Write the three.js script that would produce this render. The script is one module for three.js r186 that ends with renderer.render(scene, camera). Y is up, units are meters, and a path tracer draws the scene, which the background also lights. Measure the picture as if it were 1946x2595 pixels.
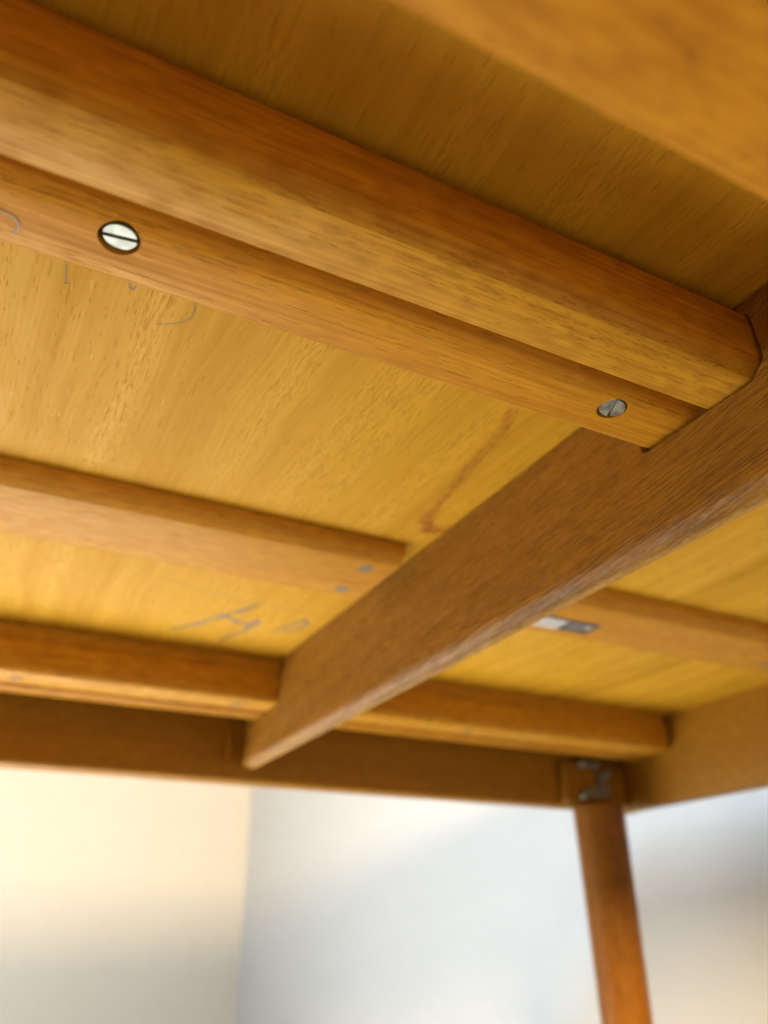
import * as THREE from 'three';
import { RectAreaLightUniformsLib } from 'three/addons/lights/RectAreaLightUniformsLib.js';
import { mergeGeometries, toCreasedNormals } from 'three/addons/utils/BufferGeometryUtils.js';
import { Brush, Evaluator, SUBTRACTION } from 'three-bvh-csg';

// ---------------------------------------------------------------- camera, light, exposure
// Lengths below are in units of S: the height of the table's underside above the lens.
const S = 0.22, EYE = 0.46;
const scene = new THREE.Scene();
scene.background = new THREE.Color(0, 0, 0);
const FOV = 2 * Math.atan(1297.5 / 2053.37) * 180 / Math.PI;
const camera = new THREE.PerspectiveCamera(FOV, 767 / 1024, 0.01, 30);
camera.position.set(0, EYE, 0);
{
  // right, up and back of the lens in the table's axes (x along the rails, z towards the viewer)
  const right = new THREE.Vector3(0.88767, -0.00873, 0.46041), up = new THREE.Vector3(-0.20989, 0.88225, 0.42140);
  const back = right.clone().cross(up).normalize();
  up.crossVectors(back, right);
  camera.quaternion.setFromRotationMatrix(new THREE.Matrix4().makeBasis(right, up, back));
}
camera.focus = 0.295;
camera.userData.fStop = 6.3;
const renderer = new THREE.WebGLRenderer({ antialias: true });
renderer.toneMapping = THREE.LinearToneMapping;
renderer.toneMappingExposure = 1.3;
renderer.shadowMap.enabled = true;
RectAreaLightUniformsLib.init();

const P = (x, y, z) => new THREE.Vector3(x * S, y * S + EYE, z * S);
const FLOOR = -EYE / S;
const BACK_Z = -11.3, RIGHT_X = 3.8;
// windows: centre, half width, half height, facing, colour, strength, pane glow
const LIGHTS = [
  { kind: 'window', at: [-4.2, 3.0, 12.0], w: 1.0, h: 1.0, to: [-1.0, 2.3, 0], color: [1, 0.74, 0.42], power: 460, label: 'tall white framed window behind the camera, lighting the far walls' },
  { kind: 'ceiling_light', at: [-2.0, 9.0, 2.0], w: 1.5, h: 1.4, to: [-2.0, 0, 2.0], color: [0.66, 0.87, 1.04], power: 100, label: 'square white ceiling light above the table' },
  { kind: 'downlight', at: [-1.3, 9.15, -6.2], w: 0.25, h: 0.25, to: [-1.3, 0, -6.2], color: [0.90, 0.98, 1.06], power: 880, cone: 20, label: 'round recessed downlight over the open floor beyond the table' },
];

// ---------------------------------------------------------------- random numbers and noise
function rng(seed) {
  let a = seed >>> 0;
  return () => { a = (a + 0x6d2b79f5) | 0; let t = Math.imul(a ^ (a >>> 15), 1 | a); t = (t + Math.imul(t ^ (t >>> 7), 61 | t)) ^ t; return ((t ^ (t >>> 14)) >>> 0) / 4294967296; };
}
function makeNoise(seed) {
  const r = rng(seed), T = new Float32Array(4096), Q = new Uint16Array(8192);
  for (let i = 0; i < 4096; i++) T[i] = r() * 2 - 1;
  for (let i = 0; i < 8192; i++) Q[i] = Math.floor(r() * 4096);
  // value noise on a lattice that repeats after px, py cells
  return (x, y, px, py) => {
    const xi = Math.floor(x), yi = Math.floor(y), fx = x - xi, fy = y - yi;
    const sx = fx * fx * (3 - 2 * fx), sy = fy * fy * (3 - 2 * fy);
    const x0 = ((xi % px) + px) % px, x1 = (x0 + 1) % px, y0 = ((yi % py) + py) % py, y1 = (y0 + 1) % py;
    const h = (a, b) => T[Q[(a + Q[b & 4095]) & 8191] & 4095];
    const a = h(x0, y0), b = h(x1, y0), c = h(x0, y1), d = h(x1, y1);
    return a + (b - a) * sx + (c - a + (a - b - c + d) * sx) * sy;
  };
}
const toByte = (v) => { v = Math.min(1, Math.max(0, v)); return Math.round(255 * (v <= 0.0031308 ? v * 12.92 : 1.055 * v ** (1 / 2.4) - 0.055)); };
const clamp01 = (v) => Math.min(1, Math.max(0, v));
const sstep = (a, b, x) => { const t = clamp01((x - a) / (b - a)); return t * t * (3 - 2 * t); };

// ---------------------------------------------------------------- wood
// A sheet of wood: u runs along the grain, v across it. W x H texels cover LU x LV metres.
function makeWood(o) {
  const { W, H, LU, LV, seed } = o, N = makeNoise(seed), R = rng(seed * 7 + 1);
  const pu = W / LU, pv = H / LV, size = W * H;
  const tone = new Float32Array(size), bump = new Float32Array(size), pore = new Float32Array(size), dirt = new Float32Array(size);
  const k = (f, L) => Math.max(1, Math.round(f * L));
  const wob = o.wob ?? 0.004, ringF = k(o.rings ?? 60, LV), fibF = k(o.fibre ?? 2200, LV), fibU = k(o.fibreU ?? 40, LU);
  const slant = o.slant ?? 0;
  const a1 = k(o.wobU ?? 3, LU), a2 = k(o.wobV ?? 10, LV), b1 = k(20, LU), b2 = k(50, LV), m1 = k(o.fleckU ?? 90, LU), m2 = k(o.fleckV ?? 220, LV), r2 = k((o.rings ?? 60) * 3.1, LV), g1 = k(1.3, LU), g2 = k(4, LV), h1 = k(6, LU);
  const bandAt = (u, v) => {
    const vv = v + slant * u + wob * N(u / LU * a1, v / LV * a2, a1, a2) + wob * 0.18 * N(u / LU * b1 + 3.3, v / LV * b2, b1, b2);
    return [vv, 0.65 * N(u / LU * h1 * 0.34, vv / LV * ringF, h1, ringF) + 0.35 * N(u / LU * h1 + 7.7, vv / LV * r2, h1, r2)];
  };
  for (let j = 0; j < H; j++) {
    const v = (j + 0.5) / pv;
    for (let i = 0; i < W; i++) {
      const u = (i + 0.5) / pu, n = j * W + i;
      const [vv, band] = bandAt(u, v);
      const fib = N(u / LU * fibU, vv / LV * fibF, fibU, fibF), fib2 = N(u / LU * fibU * 3 + 5, vv / LV * fibF * 0.5, fibU * 3, Math.max(1, Math.round(fibF * 0.5)));
      const big = N(u / LU * g1 + 1.7, v / LV * g2, g1, g2);
      const fleck = N(u / LU * m1, v / LV * m2, m1, m2);
      tone[n] = (o.bandAmt ?? 0.35) * band + (o.fibAmt ?? 0.18) * (0.6 * fib + 0.4 * fib2) + (o.bigAmt ?? 0.25) * big + (o.fleckAmt ?? 0.1) * fleck;
      bump[n] = 0.55 + (o.fibBump ?? 0.12) * fib + 0.06 * fib2 + (o.bandBump ?? 0.05) * band + (o.fleckBump ?? 0) * fleck;
    }
  }
  // pores: short dark grooves lying along the grain, thickest where the band is open
  const count = Math.round((o.pores ?? 40000) * 1);
  const open = o.open ?? ((u, v, band) => clamp01(0.25 + band * 1.2));
  for (let p = 0; p < count; p++) {
    const u = R() * LU, v = R() * LV, band = bandAt(u, v)[1];
    if (R() > open(u, v, band)) continue;
    const len = (o.poreLen ?? 0.004) * (0.3 + 1.2 * R() * R()), w = (o.poreW ?? 0.00022) * (0.5 + R()), dark = 0.35 + 0.65 * R();
    const lean = (R() - 0.5) * 0.04 - slant, hw = Math.max(0.55, w * pv * 0.5);
    const steps = Math.ceil(len * pu);
    for (let s = 0; s <= steps; s++) {
      const t = steps ? s / steps : 0.5, uu = Math.round(u * pu + s), vc = v * pv + lean * s / pu * pv;
      const e = dark * Math.min(1, 4 * Math.min(t, 1 - t) + 0.25);
      for (let d = -Math.ceil(hw); d <= Math.ceil(hw); d++) {
        const jj = Math.round(vc) + d, c = clamp01(hw + 0.5 - Math.abs(jj - vc)) * e;
        const n = (((jj % H) + H) % H) * W + (((uu % W) + W) % W);
        if (c > pore[n]) pore[n] = c;
      }
    }
  }
  const sheet = { W, H, LU, LV, pu, pv, dirt, N, u0: 0, v0: 0 };
  const soil = o.soil; const inks = [];
  sheet.stroke = (pts, width, amount, color, rough = 0.5, soft = 0) => inks.push({ pts, width, amount, color, rough, soft });
  o.marks?.(sheet);
  const data = new Uint8Array(size * 4), bd = new Uint8Array(size * 4), rd = new Uint8Array(size * 4);
  const L = o.light, D = o.dark, PC = o.poreColor ?? D.map((x) => x * 0.45);
  const rgb = new Float32Array(size * 3);
  const soilAt = (n) => soil((n % W + 0.5) / pu, (Math.floor(n / W) + 0.5) / pv, N);
  for (let n = 0; n < size; n++) {
    const t = clamp01(0.42 - tone[n]);
    const q = pore[n] * (o.poreAmt ?? 0.7);
    for (let c = 0; c < 3; c++) { let x = L[c] + (D[c] - L[c]) * t; x += (PC[c] - x) * q; if (o.worn) { const k = o.worn((n % W + 0.5) / pu, (Math.floor(n / W) + 0.5) / pv, N); x += (([0.52, 0.28, 0.05][c]) * (0.85 + 0.3 * tone[n]) - x) * k; } if (soil) { const k = soilAt(n); x += ([0.075, 0.058, 0.036][c] - x) * k; } rgb[n * 3 + c] = x; }
    bump[n] -= (o.poreBump ?? 0.4) * pore[n];
  }
  for (const { pts, width, amount, color, rough, soft } of inks) for (let s = 0; s + 1 < pts.length; s++) {
    const [u1, v1] = pts[s], [u2, v2] = pts[s + 1], x1 = u1 * pu, y1 = v1 * pv, x2 = u2 * pu, y2 = v2 * pv, m = width * 1.6 * Math.max(pu, pv) + 2;
    const dx = (x2 - x1) / pu, dy = (y2 - y1) / pv, dd = dx * dx + dy * dy || 1e-12;
    for (let j = Math.floor(Math.min(y1, y2) - m); j <= Math.max(y1, y2) + m; j++) for (let i = Math.floor(Math.min(x1, x2) - m); i <= Math.max(x1, x2) + m; i++) {
      if (i < 0 || j < 0 || i >= W || j >= H) continue;
      const ex = (i - x1) / pu, ey = (j - y1) / pv, t = clamp01((ex * dx + ey * dy) / dd);
      const dist = Math.hypot(ex - t * dx, ey - t * dy), n = j * W + i;
      const grain = 0.5 + 0.5 * N(i * 0.6, j * 0.6, 4096, 4096);
      const fine = 0.5 + 0.5 * N(i * 0.07, j * 0.45, 4096, 4096);
      const a = soft ? amount * Math.exp(-((dist / (width * (0.35 + 0.5 * fine))) ** 2)) * (1 - rough * 0.5 * grain) : amount * clamp01((width * 0.5 * (1 + rough * (grain - 0.5)) - dist) * Math.min(pu, pv) + 0.7) * (1 - rough * 0.8 * grain) * (1 - 0.75 * rough * pore[n]);
      for (let c = 0; c < 3; c++) { const base = L[c] * 0.6 + D[c] * 0.4; rgb[n * 3 + c] *= 1 + a * (color[c] / base - 1) * (color[c] < base ? 1 : 0.6); }
    }
  }
  for (let n = 0; n < size; n++) {
    for (let c = 0; c < 3; c++) data[n * 4 + c] = toByte(rgb[n * 3 + c]);
    const b = Math.round(255 * clamp01(bump[n])); bd[n * 4] = bd[n * 4 + 1] = bd[n * 4 + 2] = b;
    const r = Math.round(255 * clamp01((o.rough ?? 0.5) + 0.35 * pore[n] - 0.25 * tone[n])); rd[n * 4] = rd[n * 4 + 1] = rd[n * 4 + 2] = r;
    data[n * 4 + 3] = bd[n * 4 + 3] = rd[n * 4 + 3] = 255;
  }
  const tex = (d, srgb) => { const t = new THREE.DataTexture(d, W, H); t.wrapS = t.wrapT = THREE.RepeatWrapping; t.magFilter = THREE.LinearFilter; t.minFilter = THREE.LinearFilter; if (srgb) t.colorSpace = THREE.SRGBColorSpace; t.needsUpdate = true; return t; };
  const mat = new THREE.MeshPhysicalMaterial({ map: tex(data, true), bumpMap: tex(bd), bumpScale: o.bumpScale ?? 0.0004, roughnessMap: tex(rd), roughness: 1, metalness: 0, clearcoat: o.coat ?? 0, clearcoatRoughness: o.coatRough ?? 0.4, specularIntensity: o.spec ?? 0.7 });
  mat.userData.size = [LU, LV];
  return mat;
}
const tint = (m, r, g, b) => { const c = m.clone(); c.color.setRGB(r, g, b); c.userData = m.userData; return c; };

const PENCIL = [0.16, 0.15, 0.13];
// underside of the top, left of the cross beam: u along z from Z0, v along x from X0 (metres)
const LEFT = { x0: -0.36, x1: 1.104, z0: -3.36, z1: -0.18 };
const onLeft = (pts) => pts.map(([x, z]) => [(z - LEFT.z0) * S, (x - LEFT.x0) * S]);
const PANEL_LIGHT = [0.624, 0.3315, 0.02028], PANEL_DARK = [0.4524, 0.2184, 0.0078];
const panelLeft = makeWood({
  W: 2048, H: 1024, LU: (LEFT.z1 - LEFT.z0) * S, LV: (LEFT.x1 - LEFT.x0) * S, seed: 11, light: PANEL_LIGHT, dark: PANEL_DARK, poreColor: [0.25, 0.10, 0.012],
  rings: 70, wob: 0.013, wobU: 2.2, wobV: 7, bandAmt: 0.46, fibAmt: 0.22, fibre: 1200, fibreU: 20, bigAmt: 0.36, fleckAmt: 0.07, pores: 52000, poreLen: 0.0075, poreW: 0.0003, poreAmt: 0.55, poreBump: 0.5, rough: 0.52, bumpScale: 0.00035,
  open: (u, v, band) => { const x = v / S + LEFT.x0, left = 1 - sstep(0.16, 0.30, x); return clamp01(0.03 + 0.75 * left * (0.12 + sstep(-0.1, 0.45, band)) + 0.6 * (1 - left) * sstep(0.12, 0.45, band)); },
  coat: 0, spec: 0.28,
  marks: (s) => {
    const RT = rng(17); for (let i = 0; i < 13; i++) { const x = -0.1 + 0.6 * RT(), z = -1.0 - 0.7 * RT(); s.stroke(onLeft([[x, z], [x + 0.004 * (RT() - 0.5), z - 0.008 - 0.02 * RT()]]), 0.00035, 0.5, [0.9, 0.72, 0.36], 0.5); }
    const pen = (p, w = 0.0008, a = 0.8) => s.stroke(onLeft(p), w, a, PENCIL, 0.7);
    pen([[-0.007, -1.0928], [-0.0024, -1.1247], [0.0029, -1.165], [0.0086, -1.1642]]);
    pen([[0.0988, -1.1142], [0.1024, -1.1282], [0.1075, -1.1299], [0.11, -1.1201]], 0.001);
    pen([[0.2129, -1.1136], [0.2179, -1.1361], [0.2167, -1.1552], [0.2075, -1.1716], [0.1865, -1.1882], [0.1644, -1.2005]], 0.0007);
    pen([[0.6018, -2.7899], [0.6668, -2.6907], [0.7201, -2.5868], [0.764, -2.5071], [0.7936, -2.4401]], 0.0044, 1.0);
    pen([[0.7346, -2.5797], [0.7846, -2.6112], [0.8271, -2.6301], [0.8511, -2.5742]], 0.0044, 1.0);
    pen([[0.8538, -2.5817], [0.8394, -2.6877], [0.7942, -2.8241]], 0.004, 0.95);
    pen([[0.9313, -2.6521], [0.9546, -2.5948], [0.9744, -2.5315], [0.9964, -2.4944], [1.0154, -2.5292], [1.0065, -2.5923], [0.9727, -2.6413]], 0.0038, 0.8);
    pen([[0.4833, -2.3527], [0.6059, -2.3877], [0.8017, -2.4163], [0.9491, -2.4328], [1.0534, -2.4364]], 0.0014, 0.5);
    const st = [[0.9009, -1.1237], [0.9284, -1.2195], [0.9369, -1.3072], [0.9587, -1.4274], [0.9675, -1.5457], [0.9843, -1.6394], [1.0333, -1.7091], [1.0671, -1.6708]];
    const rag = (amp, q) => { const R = rng(q), o = []; for (let i = 0; i + 1 < st.length; i++) for (let t = 0; t < 8; t++) { const f = t / 8; o.push([st[i][0] + (st[i + 1][0] - st[i][0]) * f + (R() - 0.5) * amp, st[i][1] + (st[i + 1][1] - st[i][1]) * f + (R() - 0.5) * amp]); } return o; };
    const dye = [0.40, 0.15, 0.010], once = (p, w, am, q) => { const t = rag(p, q); s.patches ??= 0; for (const k of [0]) s.stroke(onLeft(t.filter((_, i) => i % 3 === 0)), w, am, dye, 0.6, 1); };
    once(0.016, 0.0042, 0.42, 3); once(0.03, 0.0028, 0.3, 4);
    s.stroke(onLeft(rag(0.02, 6).slice(38).map(([x, z]) => [x - 0.006, z])), 0.005, 0.34, dye, 0.7, 1);
    s.stroke(onLeft(rag(0.006, 7).map(([x, z]) => [x + 0.012, z])), 0.0008, 0.5, [0.30, 0.10, 0.008], 1.0);
  },
});
const panelRight = makeWood({
  W: 1024, H: 1024, LU: 0.72, LV: 0.48, seed: 23, light: PANEL_LIGHT, dark: PANEL_DARK.map((v) => v * 0.9), rings: 55, wob: 0.016, wobU: 2.5, wobV: 5, bandAmt: 0.6, fibAmt: 0.34, fibre: 900, fibreU: 12, bigAmt: 0.3, pores: 14000, poreLen: 0.005, poreW: 0.0004, rough: 0.5, bumpScale: 0.0003, coat: 0, spec: 0.28,
});
const TEAK_LIGHT = [0.5772, 0.2769, 0.02028], TEAK_DARK = [0.3822, 0.156, 0.00936];
const teakSheet = (seed, more) => makeWood({
  W: 2048, H: 1024, LU: 0.62, LV: 0.15, seed, light: TEAK_LIGHT, dark: TEAK_DARK, poreColor: [0.17, 0.06, 0.006], rings: 130, wob: 0.003, wobU: 3, wobV: 14, bandAmt: 0.42, fibAmt: 0.5, fibre: 1500, fibreU: 14, bigAmt: 0.25, fleckAmt: 0.14, fleckU: 150, fleckV: 330,
  pores: 24000, poreLen: 0.009, poreW: 0.00027, poreAmt: 0.62, poreBump: 0.5, rough: 0.45, bumpScale: 0.00022, fibBump: 0.14, fleckBump: 0.06, spec: 0.28, ...more,
});
const teak = teakSheet(5, { fleckAmt: 0.34, bandAmt: 0.25, pores: 22000, poreLen: 0.006 });          // mottled
const teakFine = teakSheet(58, {});                                                                  // long straight grain
const teakPlain = teakSheet(83, { W: 1024, H: 512, pores: 6000, fleckAmt: 0.2, bandAmt: 0.22, fibAmt: 0.2, rings: 60 });
const beamWood = makeWood({
  W: 2048, H: 1024, LU: 0.72, LV: 0.19, seed: 9, light: [0.325, 0.142, 0.0130], dark: [0.185, 0.073, 0.0060], poreColor: [0.11, 0.035, 0.006], rings: 180, wob: 0.003, wobU: 6, slant: 0.13, bandAmt: 0.42, fibAmt: 0.6, fibre: 1700, fibreU: 110, bigAmt: 0.22, fleckAmt: 0.1,
  pores: 26000, poreLen: 0.004, poreW: 0.0003, poreAmt: 0.5, rough: 0.45, bumpScale: 0.0006, fibBump: 0.32, coat: 0.04, coatRough: 0.45, spec: 0.35,
  // varnish worn through to pale fibres along the lower edge
  worn: (u, v, N) => sstep(0.0785, 0.0825, v + 0.0022 * N(u * 60, v * 500, 4096, 4096) + 0.002 * N(u * 700, v * 1600, 4096, 4096)) * (0.55 + 0.45 * sstep(-0.6, 0.3, N(u * 500, v * 2200, 4096, 4096))),
  // grime worn into the rounded lower edge
  soil: (u, v, N) => { const w = Math.exp(-(((v - 0.0745) / 0.0065) ** 2)) * sstep(0.30, 0.46, u) * (1 - sstep(0.64, 0.70, u)); const patch = sstep(-0.05, 0.45, N(u * 42, v * 130, 4096, 4096) + 0.25 * N(u * 400, v * 900, 4096, 4096)); return 0.45 * w * patch * (0.45 + 0.55 * sstep(-0.5, 0.4, N(u * 900, v * 2600, 4096, 4096))); },
});

// ---------------------------------------------------------------- shapes
// corners [[a, b, radius], ...] -> outline with each corner rounded
function rounded(corners, n = 6) {
  const out = [], m = corners.length;
  for (let i = 0; i < m; i++) {
    const [x, y, r = 0] = corners[i], [px, py] = corners[(i + m - 1) % m], [nx, ny] = corners[(i + 1) % m];
    if (!r) { out.push([x, y]); continue; }
    let d1 = [px - x, py - y], d2 = [nx - x, ny - y]; const l1 = Math.hypot(...d1), l2 = Math.hypot(...d2);
    d1 = d1.map((v) => v / l1); d2 = d2.map((v) => v / l2);
    const half = Math.acos(Math.max(-1, Math.min(1, d1[0] * d2[0] + d1[1] * d2[1]))) / 2, cut = Math.min(r / Math.tan(half), l1 * 0.49, l2 * 0.49), rr = cut * Math.tan(half);
    let bis = [d1[0] + d2[0], d1[1] + d2[1]]; const lb = Math.hypot(...bis); bis = bis.map((v) => v / lb);
    const cx = x + bis[0] * rr / Math.sin(half), cy = y + bis[1] * rr / Math.sin(half);
    const a1 = Math.atan2(y + d1[1] * cut - cy, x + d1[0] * cut - cx); let a2 = Math.atan2(y + d2[1] * cut - cy, x + d2[0] * cut - cx), da = a2 - a1;
    while (da > Math.PI) da -= 2 * Math.PI; while (da < -Math.PI) da += 2 * Math.PI;
    for (let s = 0; s <= n; s++) { const a = a1 + da * s / n; out.push([cx + rr * Math.cos(a), cy + rr * Math.sin(a)]); }
  }
  return out;
}
// a board: outlines (a, b) at several stations along an axis; 'x': a = z, b = y; 'z': a = x, b = y; 'y': a = x, b = z. uv in metres.
function board(axis, stations, outline, mat, off = [0, 0], crease = 0.5) {
  const [LU, LV] = mat.userData.size, rings = stations.map((t) => outline(t)), m = rings[0].length;
  const put = (t, [a, b]) => axis === 'x' ? [t, b, a] : axis === 'z' ? [a, b, t] : [a, t, b];
  const pos = [], uv = [];
  const lens = rings.map((r) => { const l = [0]; for (let i = 0; i < m; i++) { const q = r[(i + 1) % m]; l.push(l[i] + Math.hypot(q[0] - r[i][0], q[1] - r[i][1])); } return l; });
  const UV = (s, i) => [(stations[s] * S + off[0]) / LU, (lens[s][i] * S + off[1]) / LV];
  const tri = (A, B, C) => { for (const [p, w] of [A, B, C]) { pos.push(...p); uv.push(...w); } };
  for (let s = 0; s + 1 < rings.length; s++) for (let i = 0; i < m; i++) {
    const j = (i + 1) % m, a = [put(stations[s], rings[s][i]), UV(s, i)], b = [put(stations[s], rings[s][j]), UV(s, i + 1)], c = [put(stations[s + 1], rings[s + 1][j]), UV(s + 1, i + 1)], d = [put(stations[s + 1], rings[s + 1][i]), UV(s + 1, i)];
    tri(a, b, c); tri(a, c, d);
  }
  const vec = rings[0].map((p) => new THREE.Vector2(...p)), ccw = THREE.ShapeUtils.area(vec) > 0;
  for (const [s, flip] of [[0, true], [rings.length - 1, false]]) {
    const r = rings[s], pts = r.map((p) => new THREE.Vector2(...p));
    for (const f of THREE.ShapeUtils.triangulateShape(ccw ? pts : pts.slice(), [])) {
      const q = f.map((k) => [put(stations[s], r[k]), [(r[k][0] * S * 0.15 + off[0]) / LU, (r[k][1] * S + off[1]) / LV]]);
      flip === ccw ? tri(q[0], q[2], q[1]) : tri(...q);
    }
  }
  const g = new THREE.BufferGeometry();
  g.setAttribute('position', new THREE.Float32BufferAttribute(pos, 3)); g.setAttribute('uv', new THREE.Float32BufferAttribute(uv, 2));
  // outward faces
  let vol = 0; for (let i = 0; i < pos.length; i += 9) vol += pos[i] * (pos[i + 4] * pos[i + 8] - pos[i + 5] * pos[i + 7]) - pos[i + 1] * (pos[i + 3] * pos[i + 8] - pos[i + 5] * pos[i + 6]) + pos[i + 2] * (pos[i + 3] * pos[i + 7] - pos[i + 4] * pos[i + 6]);
  if (vol < 0) { const p = g.attributes.position.array, w = g.attributes.uv.array; for (let i = 0; i < p.length / 9; i++) { for (let c = 0; c < 3; c++) { const t = p[i * 9 + 3 + c]; p[i * 9 + 3 + c] = p[i * 9 + 6 + c]; p[i * 9 + 6 + c] = t; } for (let c = 0; c < 2; c++) { const t = w[i * 6 + 2 + c]; w[i * 6 + 2 + c] = w[i * 6 + 4 + c]; w[i * 6 + 4 + c] = t; } } }
  return toCreasedNormals(g, crease);
}
const span = (a, b, n) => Array.from({ length: n + 1 }, (_, i) => a + (b - a) * i / n);
const box = (a0, a1, b0, b1, r = 0) => rounded([[a0, b0, r], [a1, b0, r], [a1, b1, r], [a0, b1, r]], 4);
function cut(g, ...tools) {
  let a = new Brush(g); a.updateMatrixWorld();
  const ev = new Evaluator(); ev.attributes = ['position', 'normal', 'uv']; ev.useGroups = false;
  for (const t of tools) { const b = new Brush(t); b.updateMatrixWorld(); a = ev.evaluate(a, b, SUBTRACTION); a.updateMatrixWorld(); }
  return a.geometry;
}

// ---------------------------------------------------------------- objects
const counts = {};
const numbered = (n) => { const c = counts[n] ?? 0; counts[n] = c + 1; return c ? `${n}_${String(c).padStart(3, '0')}` : n; };
function tag(o, label, category, group, kind) { o.userData.label = label; if (category) o.userData.category = category; if (group) o.userData.group = group; if (kind) o.userData.kind = kind; return o; }
function shade(m) { m.castShadow = m.receiveShadow = true; return m; }
const BASE = [-0.6, FLOOR, -1.82];                       // the table's foot, in units
// a part of the table: geometry in units in place, moved to the table's own axes in metres
function part(name, g, mat, parent, label) {
  g.scale(S, S, S);
  if (parent === table) g.translate(-BASE[0] * S, -BASE[1] * S, -BASE[2] * S); else g.translate(-BASE[0] * S, -BASE[1] * S, -BASE[2] * S);
  const m = shade(new THREE.Mesh(g, mat)); m.name = name; if (label) m.userData.label = label; parent.add(m); return m;
}

// ---- setting: floor and the two walls that meet in the corner
function plaster(color, seed) {
  const n = 512, N = makeNoise(seed), d = new Uint8Array(n * n * 4), b = new Uint8Array(n * n * 4);
  for (let j = 0; j < n; j++) for (let i = 0; i < n; i++) {
    const f = 0.5 * N(i / 8, j / 8, 64, 64) + 0.3 * N(i / 3.2, j / 3.2, 160, 160) + 0.2 * N(i / 60, j / 60, 9, 9), k = (j * n + i) * 4;
    for (let c = 0; c < 3; c++) d[k + c] = toByte(color[c] * (1 + 0.025 * f)); b[k] = b[k + 1] = b[k + 2] = 128 + 90 * f; d[k + 3] = b[k + 3] = 255;
  }
  const mk = (a, s) => { const t = new THREE.DataTexture(a, n, n); t.wrapS = t.wrapT = THREE.RepeatWrapping; t.magFilter = THREE.LinearFilter; if (s) t.colorSpace = THREE.SRGBColorSpace; t.repeat.set(2, 2); t.needsUpdate = true; return t; };
  return new THREE.MeshStandardMaterial({ map: mk(d, true), bumpMap: mk(b), bumpScale: 0.0006, roughness: 0.85 });
}
function slab(name, size, at, mat, label) {
  const m = shade(new THREE.Mesh(new THREE.BoxGeometry(...size.map((v) => v * S)), mat)); m.name = name; m.position.copy(P(...at)); m.userData = { label, kind: 'structure' }; scene.add(m); return m;
}
const floorWood = makeWood({ W: 1024, H: 512, LU: 1.2, LV: 0.5, seed: 31, light: [0.150, 0.14, 0.12], dark: [0.11, 0.10, 0.082], rings: 40, pores: 9000, rough: 0.5, bumpScale: 0.0003 });
floorWood.map.repeat.set(3, 6); floorWood.bumpMap.repeat.set(3, 6); floorWood.roughnessMap.repeat.set(3, 6);
slab('floor', [24, 0.2, 30], [-8, FLOOR - 0.1, 1.0], floorWood, 'pale wooden floor under the table');
{
  const R = rng(91), n = 128, d = new Uint8Array(n * n * 4); for (let i = 0; i < n * n; i++) { const v = 0.06 + 0.03 * R() + 0.012 * ((i + (i >> 7)) & 1); d[i * 4] = toByte(v * 1.15); d[i * 4 + 1] = toByte(v); d[i * 4 + 2] = toByte(v * 0.85); d[i * 4 + 3] = 255; }
  const t = new THREE.DataTexture(d, n, n); t.wrapS = t.wrapT = THREE.RepeatWrapping; t.magFilter = THREE.LinearFilter; t.colorSpace = THREE.SRGBColorSpace; t.repeat.set(8, 5); t.needsUpdate = true;
  const rug = shade(new THREE.Mesh(new THREE.BoxGeometry(9.6 * S, 0.012, 6.2 * S), new THREE.MeshStandardMaterial({ map: t, roughness: 1 }))); rug.name = 'rug'; rug.position.copy(P(-1.3, FLOOR, -0.4)); rug.position.y += 0.0062; scene.add(rug);
  tag(rug, 'dark brown woven rug on the floor under the table', 'rug');
}
const WALL_TOP = 9.2;
slab('wall_back', [20, WALL_TOP - FLOOR, 0.5], [RIGHT_X - 10, (WALL_TOP + FLOOR) / 2, BACK_Z - 0.25], plaster([0.36, 0.325, 0.28], 41), 'cream plaster wall at the left behind the table');
slab('wall_right', [0.5, WALL_TOP - FLOOR, 26], [RIGHT_X + 0.25, (WALL_TOP + FLOOR) / 2, BACK_Z + 13], plaster([0.39, 0.40, 0.42], 43), 'white plaster wall at the right behind the table leg');

slab('ceiling', [24, 0.4, 30], [-8, WALL_TOP + 0.2, 1.0], plaster([0.82, 0.81, 0.79], 47), 'white ceiling above the table');

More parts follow.
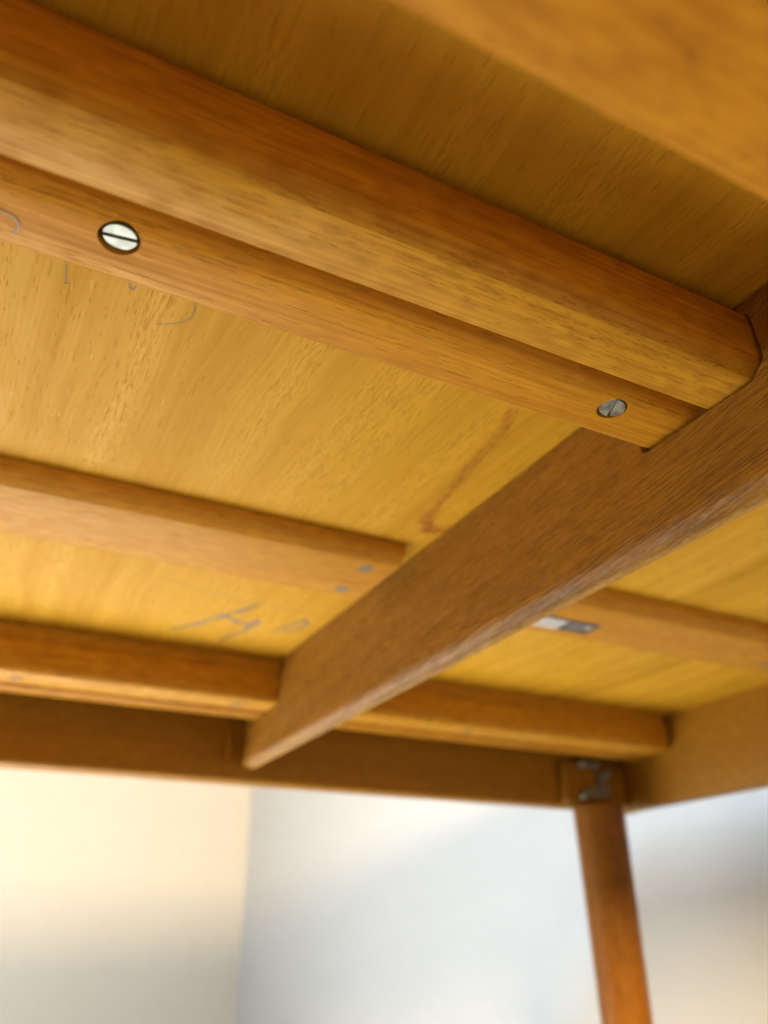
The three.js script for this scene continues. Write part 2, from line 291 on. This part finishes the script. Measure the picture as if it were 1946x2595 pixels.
// ---- the lamps and window that light the place
const frameMat = new THREE.MeshStandardMaterial({ color: 0xe8e6e0, roughness: 0.5 });
for (const w of LIGHTS) {
  if (w.kind === 'downlight') {
    const o = new THREE.Group(); o.name = 'downlight'; o.position.copy(P(...w.at)); scene.add(o); tag(o, w.label, 'downlight');
    const color = new THREE.Color().setRGB(...w.color), r = w.w * S;
    const ring = shade(new THREE.Mesh(new THREE.TorusGeometry(r * 1.1, r * 0.12, 10, 36).rotateX(Math.PI / 2), frameMat)); ring.name = 'ring'; o.add(ring);
    const disc = new THREE.Mesh(new THREE.CircleGeometry(r, 36).rotateX(Math.PI / 2), new THREE.MeshStandardMaterial({ color: 0x222222, emissive: color, emissiveIntensity: 3 })); disc.name = 'diffuser'; o.add(disc);
    const l = new THREE.SpotLight(color, w.power, 0, w.cone * Math.PI / 180, 0.5, 2); l.name = 'downlight_lamp'; l.position.copy(o.position); l.position.y -= 0.02; l.target.position.copy(P(...w.to)); l.castShadow = true; l.shadow.radius = 2.5; scene.add(l, l.target);
    continue;
  }
  const o = new THREE.Group(); o.name = numbered(w.kind); o.position.copy(P(...w.at)); o.lookAt(P(w.to[0], w.to[1], w.to[2] + (w.kind === 'window' ? 0 : 1e-4))); scene.add(o);
  tag(o, w.label, w.kind.replace('_', ' '));
  const X = w.w * S * 2, Y = w.h * S * 2, t = 0.05, color = new THREE.Color().setRGB(...w.color);
  for (const [sx, sy, px, py] of [[X + 2 * t, t, 0, Y / 2 + t / 2], [X + 2 * t, t, 0, -Y / 2 - t / 2], [t, Y, X / 2 + t / 2, 0], [t, Y, -X / 2 - t / 2, 0]]) { const m = shade(new THREE.Mesh(new THREE.BoxGeometry(sx, sy, 0.06), frameMat)); m.name = 'frame'; m.position.set(px, py, 0); o.add(m); }
  const pane = new THREE.Mesh(new THREE.PlaneGeometry(X, Y), new THREE.MeshStandardMaterial({ color: 0x222222, emissive: color, emissiveIntensity: 2.0, roughness: 0.2 })); pane.name = w.kind === 'window' ? 'pane' : 'diffuser'; o.add(pane);
  const l = new THREE.RectAreaLight(color, w.power, X, Y); l.name = w.kind + '_lamp';
  o.updateMatrixWorld(); const dir = new THREE.Vector3(0, 0, 1).transformDirection(o.matrixWorld);
  l.position.copy(o.position).addScaledVector(dir, 0.035); l.lookAt(l.position.clone().sub(dir)); l.quaternion.copy(o.quaternion).multiply(new THREE.Quaternion().setFromAxisAngle(new THREE.Vector3(0, 1, 0), Math.PI)); scene.add(l);
}

// ---- the table
const table = new THREE.Group(); table.name = 'extending_table'; table.position.set(BASE[0] * S, 0, BASE[2] * S); scene.add(table);
tag(table, 'warm brown wooden extending table seen from below, with slide rails under its top', 'table');
const X0 = -4.3, X1 = 3.13, ZN = -0.305, ZF = -3.35, AY = 0.597, TH = 0.12;   // inner faces of the aprons, their lower edge, their thickness

// underside of the top in two sheets that meet above the cross beam, and the top itself
{
  const g = new THREE.BoxGeometry(LEFT.x1 - X0 + TH, 0.03, LEFT.z1 - LEFT.z0 + 0.1); g.translate((LEFT.x1 + X0 - TH) / 2, 1.015, (LEFT.z0 + LEFT.z1) / 2);
  const p = g.attributes.position, uv = g.attributes.uv, [LU, LV] = panelLeft.userData.size;
  for (let i = 0; i < p.count; i++) uv.setXY(i, (p.getZ(i) - LEFT.z0) * S / LU, (p.getX(i) - LEFT.x0) * S / LV);
  part('underside_panel', g, panelLeft, table, 'yellow panel with pencil marks and a brown stain');
  const h = new THREE.BoxGeometry(X1 + TH - LEFT.x1, 0.03, LEFT.z1 - LEFT.z0 + 0.1); h.translate((X1 + TH + LEFT.x1) / 2, 1.015, (LEFT.z0 + LEFT.z1) / 2);
  const hp = h.attributes.position, hu = h.attributes.uv, [MU, MV] = panelRight.userData.size;
  for (let i = 0; i < hp.count; i++) hu.setXY(i, (hp.getZ(i) - LEFT.z0) * S / MU, (hp.getX(i) - LEFT.x1) * S / MV);
  part('underside_panel', h, panelRight, table);
  part('tabletop', board('x', [X0 - 0.17, X1 + 0.17], () => box(ZF - 0.2, ZN + 0.2, 1.034, 1.19, 0.05), teak, [0.1, 0.05]), teak, table);
}
// aprons
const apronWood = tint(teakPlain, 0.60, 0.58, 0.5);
const apr = (a0, a1) => rounded([[a0, AY, 0.022], [a1, AY, 0.022], [a1, 1.0], [a0, 1.0]], 5);
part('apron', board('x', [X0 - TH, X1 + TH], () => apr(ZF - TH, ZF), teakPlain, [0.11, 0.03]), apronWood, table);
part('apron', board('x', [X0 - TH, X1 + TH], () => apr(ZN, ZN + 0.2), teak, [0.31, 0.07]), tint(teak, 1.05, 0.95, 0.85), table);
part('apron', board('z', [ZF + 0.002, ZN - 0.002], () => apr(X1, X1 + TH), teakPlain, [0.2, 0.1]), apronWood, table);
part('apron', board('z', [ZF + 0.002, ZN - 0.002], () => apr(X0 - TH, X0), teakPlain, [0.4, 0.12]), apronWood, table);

// cross beams, notched where the rails pass through
const BX = 1.072, BT = 0.066, BY = 0.649;
const beamOutline = (x0) => () => rounded([[x0, 0.9955], [x0, BY, 0.036], [x0 + BT, BY, 0.016], [x0 + BT, 0.9955]], 9);
const notch = (x0) => board('x', [x0 - 0.1, x0 + BT + 0.1], () => rounded([[-0.69, 1.05], [-0.691, 0.987, 0.006], [-0.667, 0.962, 0.02], [-0.663, 0.866, 0.016], [-0.694, 0.838, 0.016], [-0.960, 0.8375, 0.016], [-0.966, 1.05]], 8), beamWood, [0, 0]);
const notchFar = (x0) => board('x', [x0 - 0.1, x0 + BT + 0.1], () => rounded([[-2.92, 1.05], [-2.925, 0.81, 0.02], [-3.22, 0.81, 0.03], [-3.22, 1.05]], 5), beamWood, [0, 0]);
for (const x0 of [BX, -2.3]) part('cross_beam', cut(board('z', span(ZF + 0.003, ZN - 0.003, 1), beamOutline(x0), beamWood, [0.75 - 0.003, 0.0]), notch(x0), notchFar(x0)), beamWood, table);
// housing strip beside the beam's far end
part('glue_block', board('y', [AY + 0.05, 0.8], () => box(1.0, 1.03, ZF + 0.001, ZF + 0.022, 0.006), teak, [0.2, 0.02]), apronWood, table);

// slide bearers and guide rails
const RX0 = X0 + 0.03, RX1 = 3.10;
const hole = (x, y, z, r, d) => { const g = new THREE.CylinderGeometry(r, r, d * 2, 28); g.translate(x, y, z); return g; };
const bearerOut = (x) => { const k = clamp01((x + 0.1) / 1.1); return rounded([[-0.6745, 0.972, 0.006], [-0.673, 0.868, 0.014 + 0.008 * k], [-0.69 - 0.014 * k, 0.8455, 0.010 + 0.012 * k], [-0.797, 0.845, 0.005], [-0.7975, 0.972, 0.004]], 6); };
part('bearer', board('x', [RX0, -0.6, ...span(-0.2, 1.15, 18), RX1], bearerOut, teak, [0.3, 0.006]), tint(teak, 0.97, 0.99, 1.0), table);
const guideOut = (x) => { const k = sstep(0.45, 0.75, x); return rounded([[-0.818, 0.998], [-0.818, 0.853, 0.046], [-0.953, 0.849, 0.013], [-0.957, 0.998]], 6); };
const guide = part('guide_rail', cut(board('x', [RX0, -0.6, ...span(-0.2, 1.15, 27), RX1], guideOut, teakFine, [0.12, 0.043]), hole(0.0545, 0.849, -0.8725, 0.0285, 0.024), hole(0.9278, 0.849, -0.8778, 0.0275, 0.016)), tint(teakFine, 1.05, 1.0, 0.92), table);
const farGuide = part('guide_rail', board('x', [RX0, RX1], () => rounded([[-2.956, 0.998], [-2.956, 0.944], [-2.94, 0.944, 0.012], [-2.94, 0.825, 0.035], [-3.085, 0.818, 0.02], [-3.085, 0.998]], 5), teak, [0.22, 0.08]), teak, table);
part('bearer', board('x', [RX0, RX1], () => rounded([[-3.097, 0.998], [-3.097, 0.815, 0.012], [-3.205, 0.815, 0.02], [-3.205, 0.998]], 5), teak, [0.5, 0.11]), tint(teak, 0.86, 0.8, 0.74), table);

// battens screwed to the panel
const batOut = () => rounded([[-1.81, 0.9985], [-1.812, 0.973, 0.003], [-1.848, 0.946, 0.003], [-2.115, 0.946, 0.008], [-2.115, 0.9985]], 4);
const batWood = tint(teakPlain, 1.05, 1.06, 1.5);
const leftBatten = part('batten', board('x', [-2.2, 1.018], batOut, teakPlain, [0.42, 0.0]), batWood, table);
const rightBatten = part('batten', board('x', [1.19, 3.0], batOut, teakPlain, [0.05, 0.07]), batWood, table, 'batten with a small printed label');

// screws: slotted heads
const makeSteel = (q) => {
  const n = 256, N = makeNoise(77), d = new Uint8Array(n * n * 4), r = new Uint8Array(n * n * 4);
  for (let j = 0; j < n; j++) for (let i = 0; i < n; i++) { const k = (j * n + i) * 4, f = 0.5 * N(i / 40, j / 40, 6, 6) + 0.3 * N(i / 9, j / 9, 28, 28) + 0.2 * N(i / 3, j / 40, 85, 6); d[k] = toByte(q * (1 + 0.4 * f)); d[k + 1] = toByte(q * (1 + 0.4 * f)); d[k + 2] = toByte(q * (0.87 + 0.38 * f)); r[k] = r[k + 1] = r[k + 2] = 110 + 60 * f; d[k + 3] = r[k + 3] = 255; }
  const mk = (a, s) => { const t = new THREE.DataTexture(a, n, n); t.wrapS = t.wrapT = THREE.RepeatWrapping; t.magFilter = THREE.LinearFilter; if (s) t.colorSpace = THREE.SRGBColorSpace; t.needsUpdate = true; return t; };
  return new THREE.MeshStandardMaterial({ map: mk(d, true), roughnessMap: mk(r), roughness: 1, metalness: 0.9 });
};
const steel = makeSteel(0.25), brightSteel = makeSteel(0.42);
const ageSteel = new THREE.MeshStandardMaterial({ color: new THREE.Color(0.21, 0.19, 0.16), roughness: 0.55, metalness: 0.7 });
const brownSteel = new THREE.MeshStandardMaterial({ color: new THREE.Color(0.24, 0.17, 0.09), roughness: 0.6, metalness: 0.5 });
// head facing down at (0,0,0); slot along x
function slotHead(r, slot = 0.1) {
  const parts = [];
  for (const s of [1, -1]) {
    const sh = new THREE.Shape(), a = Math.asin(slot); // segment of a circle beyond the slot
    for (let i = 0; i <= 22; i++) { const t = a + (Math.PI - 2 * a) * i / 22, x = Math.cos(t) * r * 0.955, y = s * (Math.sin(t) * r * 0.955 + 0.0004); i ? sh.lineTo(x, y) : sh.moveTo(x, y); }
    sh.closePath();
    const g = new THREE.ExtrudeGeometry(sh, { depth: r * 0.42, bevelEnabled: true, bevelSize: r * 0.03, bevelThickness: r * 0.035, bevelSegments: 1, curveSegments: 1 });
    g.rotateX(Math.PI / 2); parts.push(g);
  }
  const core = new THREE.CylinderGeometry(r * 0.96, r * 0.5, r * 0.5, 28).toNonIndexed(); core.rotateX(Math.PI); core.translate(0, r * 0.22, 0); parts.push(core);
  const g = mergeGeometries(parts.map((p) => { const q = p.index ? p.toNonIndexed() : p; return q; }));
  const uv = g.attributes.uv, p = g.attributes.position; for (let i = 0; i < p.count; i++) uv.setXY(i, p.getX(i) / r * 0.4 + 0.5, p.getZ(i) / r * 0.4 + 0.5);
  return toCreasedNormals(g, 0.3);
}
function screw(x, y, z, r, turn, tilt, mat, parent, label, slot) {
  const g = slotHead(r, slot); g.rotateY(turn); g.rotateX(tilt[0]); g.rotateZ(tilt[1]); g.translate(x, y, z);
  return part('screw', g, mat, parent, label);
}
screw(0.0557, 0.8645, -0.8705, 0.0238, Math.atan2(-0.0102, 0.0479), [0.075, -0.05], steel, guide, 'bright slotted screw sunk in the rail', 0.15);
screw(0.929, 0.862, -0.8768, 0.0232, Math.atan2(-0.0475, -0.0204), [-0.03, -0.13], brightSteel, guide, 'dull slotted screw near the beam', 0.13);
for (const [x, z, t] of [[0.935, -1.898, 0.4], [0.938, -2.065, 1.5]]) screw(x, 0.9545, z, 0.0205, t, [0, 0], ageSteel, leftBatten, 'small grey screw at the end of the batten', 0.1);
screw(2.72, 0.9545, -2.027, 0.0205, 0.7, [0, 0], ageSteel, rightBatten);
for (const [x, t] of [[0.14, 0.3], [0.93, 1.1], [1.98, 0.8]]) screw(x, 0.8295, -3.01, 0.021, t, [0, 0], brownSteel, farGuide);

// pencil arc on the guide rail: a thin film of graphite
{
  const c = new THREE.CatmullRomCurve3([[-0.125, -0.900], [-0.1007, -0.8922], [-0.0889, -0.892], [-0.0781, -0.8938], [-0.0706, -0.9018], [-0.0694, -0.9133], [-0.0745, -0.9267]].map(([x, z]) => new THREE.Vector3(x, 0.8492, z)));
  const pts = c.getPoints(40), pos = [], w = 0.0014;
  for (let i = 0; i + 1 < pts.length; i++) { const d = pts[i + 1].clone().sub(pts[i]).normalize(), n = new THREE.Vector3(-d.z, 0, d.x).multiplyScalar(w); const a = pts[i].clone().add(n), b = pts[i].clone().sub(n), e = pts[i + 1].clone().add(n), f = pts[i + 1].clone().sub(n); for (const q of [a, b, e, b, f, e]) pos.push(q.x, q.y, q.z); }
  const g = new THREE.BufferGeometry(); g.setAttribute('position', new THREE.Float32BufferAttribute(pos, 3)); g.computeVertexNormals();
  part('pencil_mark', g, new THREE.MeshStandardMaterial({ color: new THREE.Color(0.34, 0.25, 0.15), roughness: 0.6, side: THREE.DoubleSide }), guide);
}

// printed label on the right batten
{
  const W = 256, H = 96, d = new Uint8Array(W * H * 4), N = makeNoise(3), R = rng(8);
  const fill = (x0, y0, x1, y1, v) => { for (let y = y0; y < y1; y++) for (let x = x0; x < x1; x++) { const k = (y * W + x) * 4; d[k] = toByte(v * 1.0); d[k + 1] = toByte(v * 0.95); d[k + 2] = toByte(v * 0.9); d[k + 3] = 255; } };
  fill(0, 0, W, H, 0.66); fill(124, 0, W, H, 0.07); fill(0, 82, W, H, 0.08);
  for (let line = 0; line < 5; line++) for (let x = 10; x < 118;) { const w = 3 + Math.floor(R() * 11); if (R() < 0.8) fill(x, 12 + line * 15, Math.min(120, x + w), 19 + line * 15, 0.2); x += w + 3; }
  for (let line = 0; line < 3; line++) for (let x = 148; x < 214;) { const w = 4 + Math.floor(R() * 12); fill(x, 30 + line * 18, Math.min(216, x + w), 37 + line * 18, 0.42); x += w + 4; }
  fill(216, 44, 236, 70, 0.6);
  const t = new THREE.DataTexture(d, W, H); t.magFilter = THREE.LinearFilter; t.colorSpace = THREE.SRGBColorSpace; t.needsUpdate = true;
  const g = new THREE.BoxGeometry(0.25, 0.002, 0.092); g.translate(1.738, 0.9452, -2.015);
  const p = g.attributes.position, uv = g.attributes.uv; for (let i = 0; i < p.count; i++) uv.setXY(i, (p.getX(i) - 1.613) / 0.25, (p.getZ(i) + 2.061) / 0.092);
  part('label', g, new THREE.MeshStandardMaterial({ map: t, roughness: 0.4 }), rightBatten, 'small white and black printed label');
}

// legs, with the block that holds each in its corner
const legWood = tint(teak, 0.37, 0.29, 0.18);
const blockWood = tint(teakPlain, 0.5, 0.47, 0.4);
for (const sx of [1, -1]) for (const sz of [-1, 1]) {
  const cx = sx > 0 ? X1 : X0, cz = sz < 0 ? ZF : ZN;
  const top = [cx - sx * 0.215, cz - sz * 0.06], foot = [top[0] + sx * 0.26, top[1] + sz * 0.26];
  const H = AY - 0.004, n = 36;
  const leg = board('y', span(FLOOR, H, 24), (y) => { const k = (y - FLOOR) / (H - FLOOR), r = 0.096 + 0.029 * k, x = foot[0] + (top[0] - foot[0]) * k, z = foot[1] + (top[1] - foot[1]) * k; return Array.from({ length: n }, (_, i) => [x + r * Math.cos(i / n * 2 * Math.PI), z + r * Math.sin(i / n * 2 * Math.PI)]); }, teak, [0.1 + 0.13 * sx, 0.02 + 0.03 * sz], 0.9);
  part('leg', leg, legWood, table);
  const bx0 = cx - sx * 0.40, bx1 = cx - sx * 0.004, bz0 = cz - sz * 0.004, bz1 = cz - sz * 0.06;
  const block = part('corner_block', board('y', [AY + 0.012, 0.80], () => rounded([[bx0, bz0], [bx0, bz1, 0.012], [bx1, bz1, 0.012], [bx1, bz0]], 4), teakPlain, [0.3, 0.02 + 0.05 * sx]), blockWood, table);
  // steel angle with two bolts
  const fz = bz1 - sz * 0.006, mx = cx - sx * 0.24;
  const plate = (x, y, w, h, dz, turn) => { const g = new THREE.BoxGeometry(w, h, 0.012); g.rotateZ(turn * sx); g.translate(x, y, fz - sz * dz); return g; };
  const angle = part('angle_bracket', mergeGeometries([plate(mx + sx * 0.03, 0.665, 0.15, 0.055, 0, 0.12), plate(mx + sx * 0.06, 0.71, 0.05, 0.11, 0.003, 0.1)]), ageSteel, table);
  const bolt = (x, y, r) => { const g = new THREE.SphereGeometry(r, 16, 10); g.scale(1, 1, 0.6); g.translate(x, y, fz - sz * 0.02); part('bolt', g, steel, angle); };
  bolt(mx + sx * 0.085, 0.755, 0.022); bolt(mx - sx * 0.075, 0.642, 0.022);
  const up = new THREE.BoxGeometry(0.13, 0.03, 0.03); up.translate(mx - sx * 0.02, 0.797, fz - sz * 0.01);
  const tie = part('tie_plate', up, ageSteel, table);
  for (const dx of [-0.06, 0.02]) { const g = new THREE.SphereGeometry(0.02, 14, 8); g.translate(mx + sx * (dx - 0.01), 0.792, fz - sz * 0.03); part('bolt', g, steel, tie); }
}

renderer.render(scene, camera);
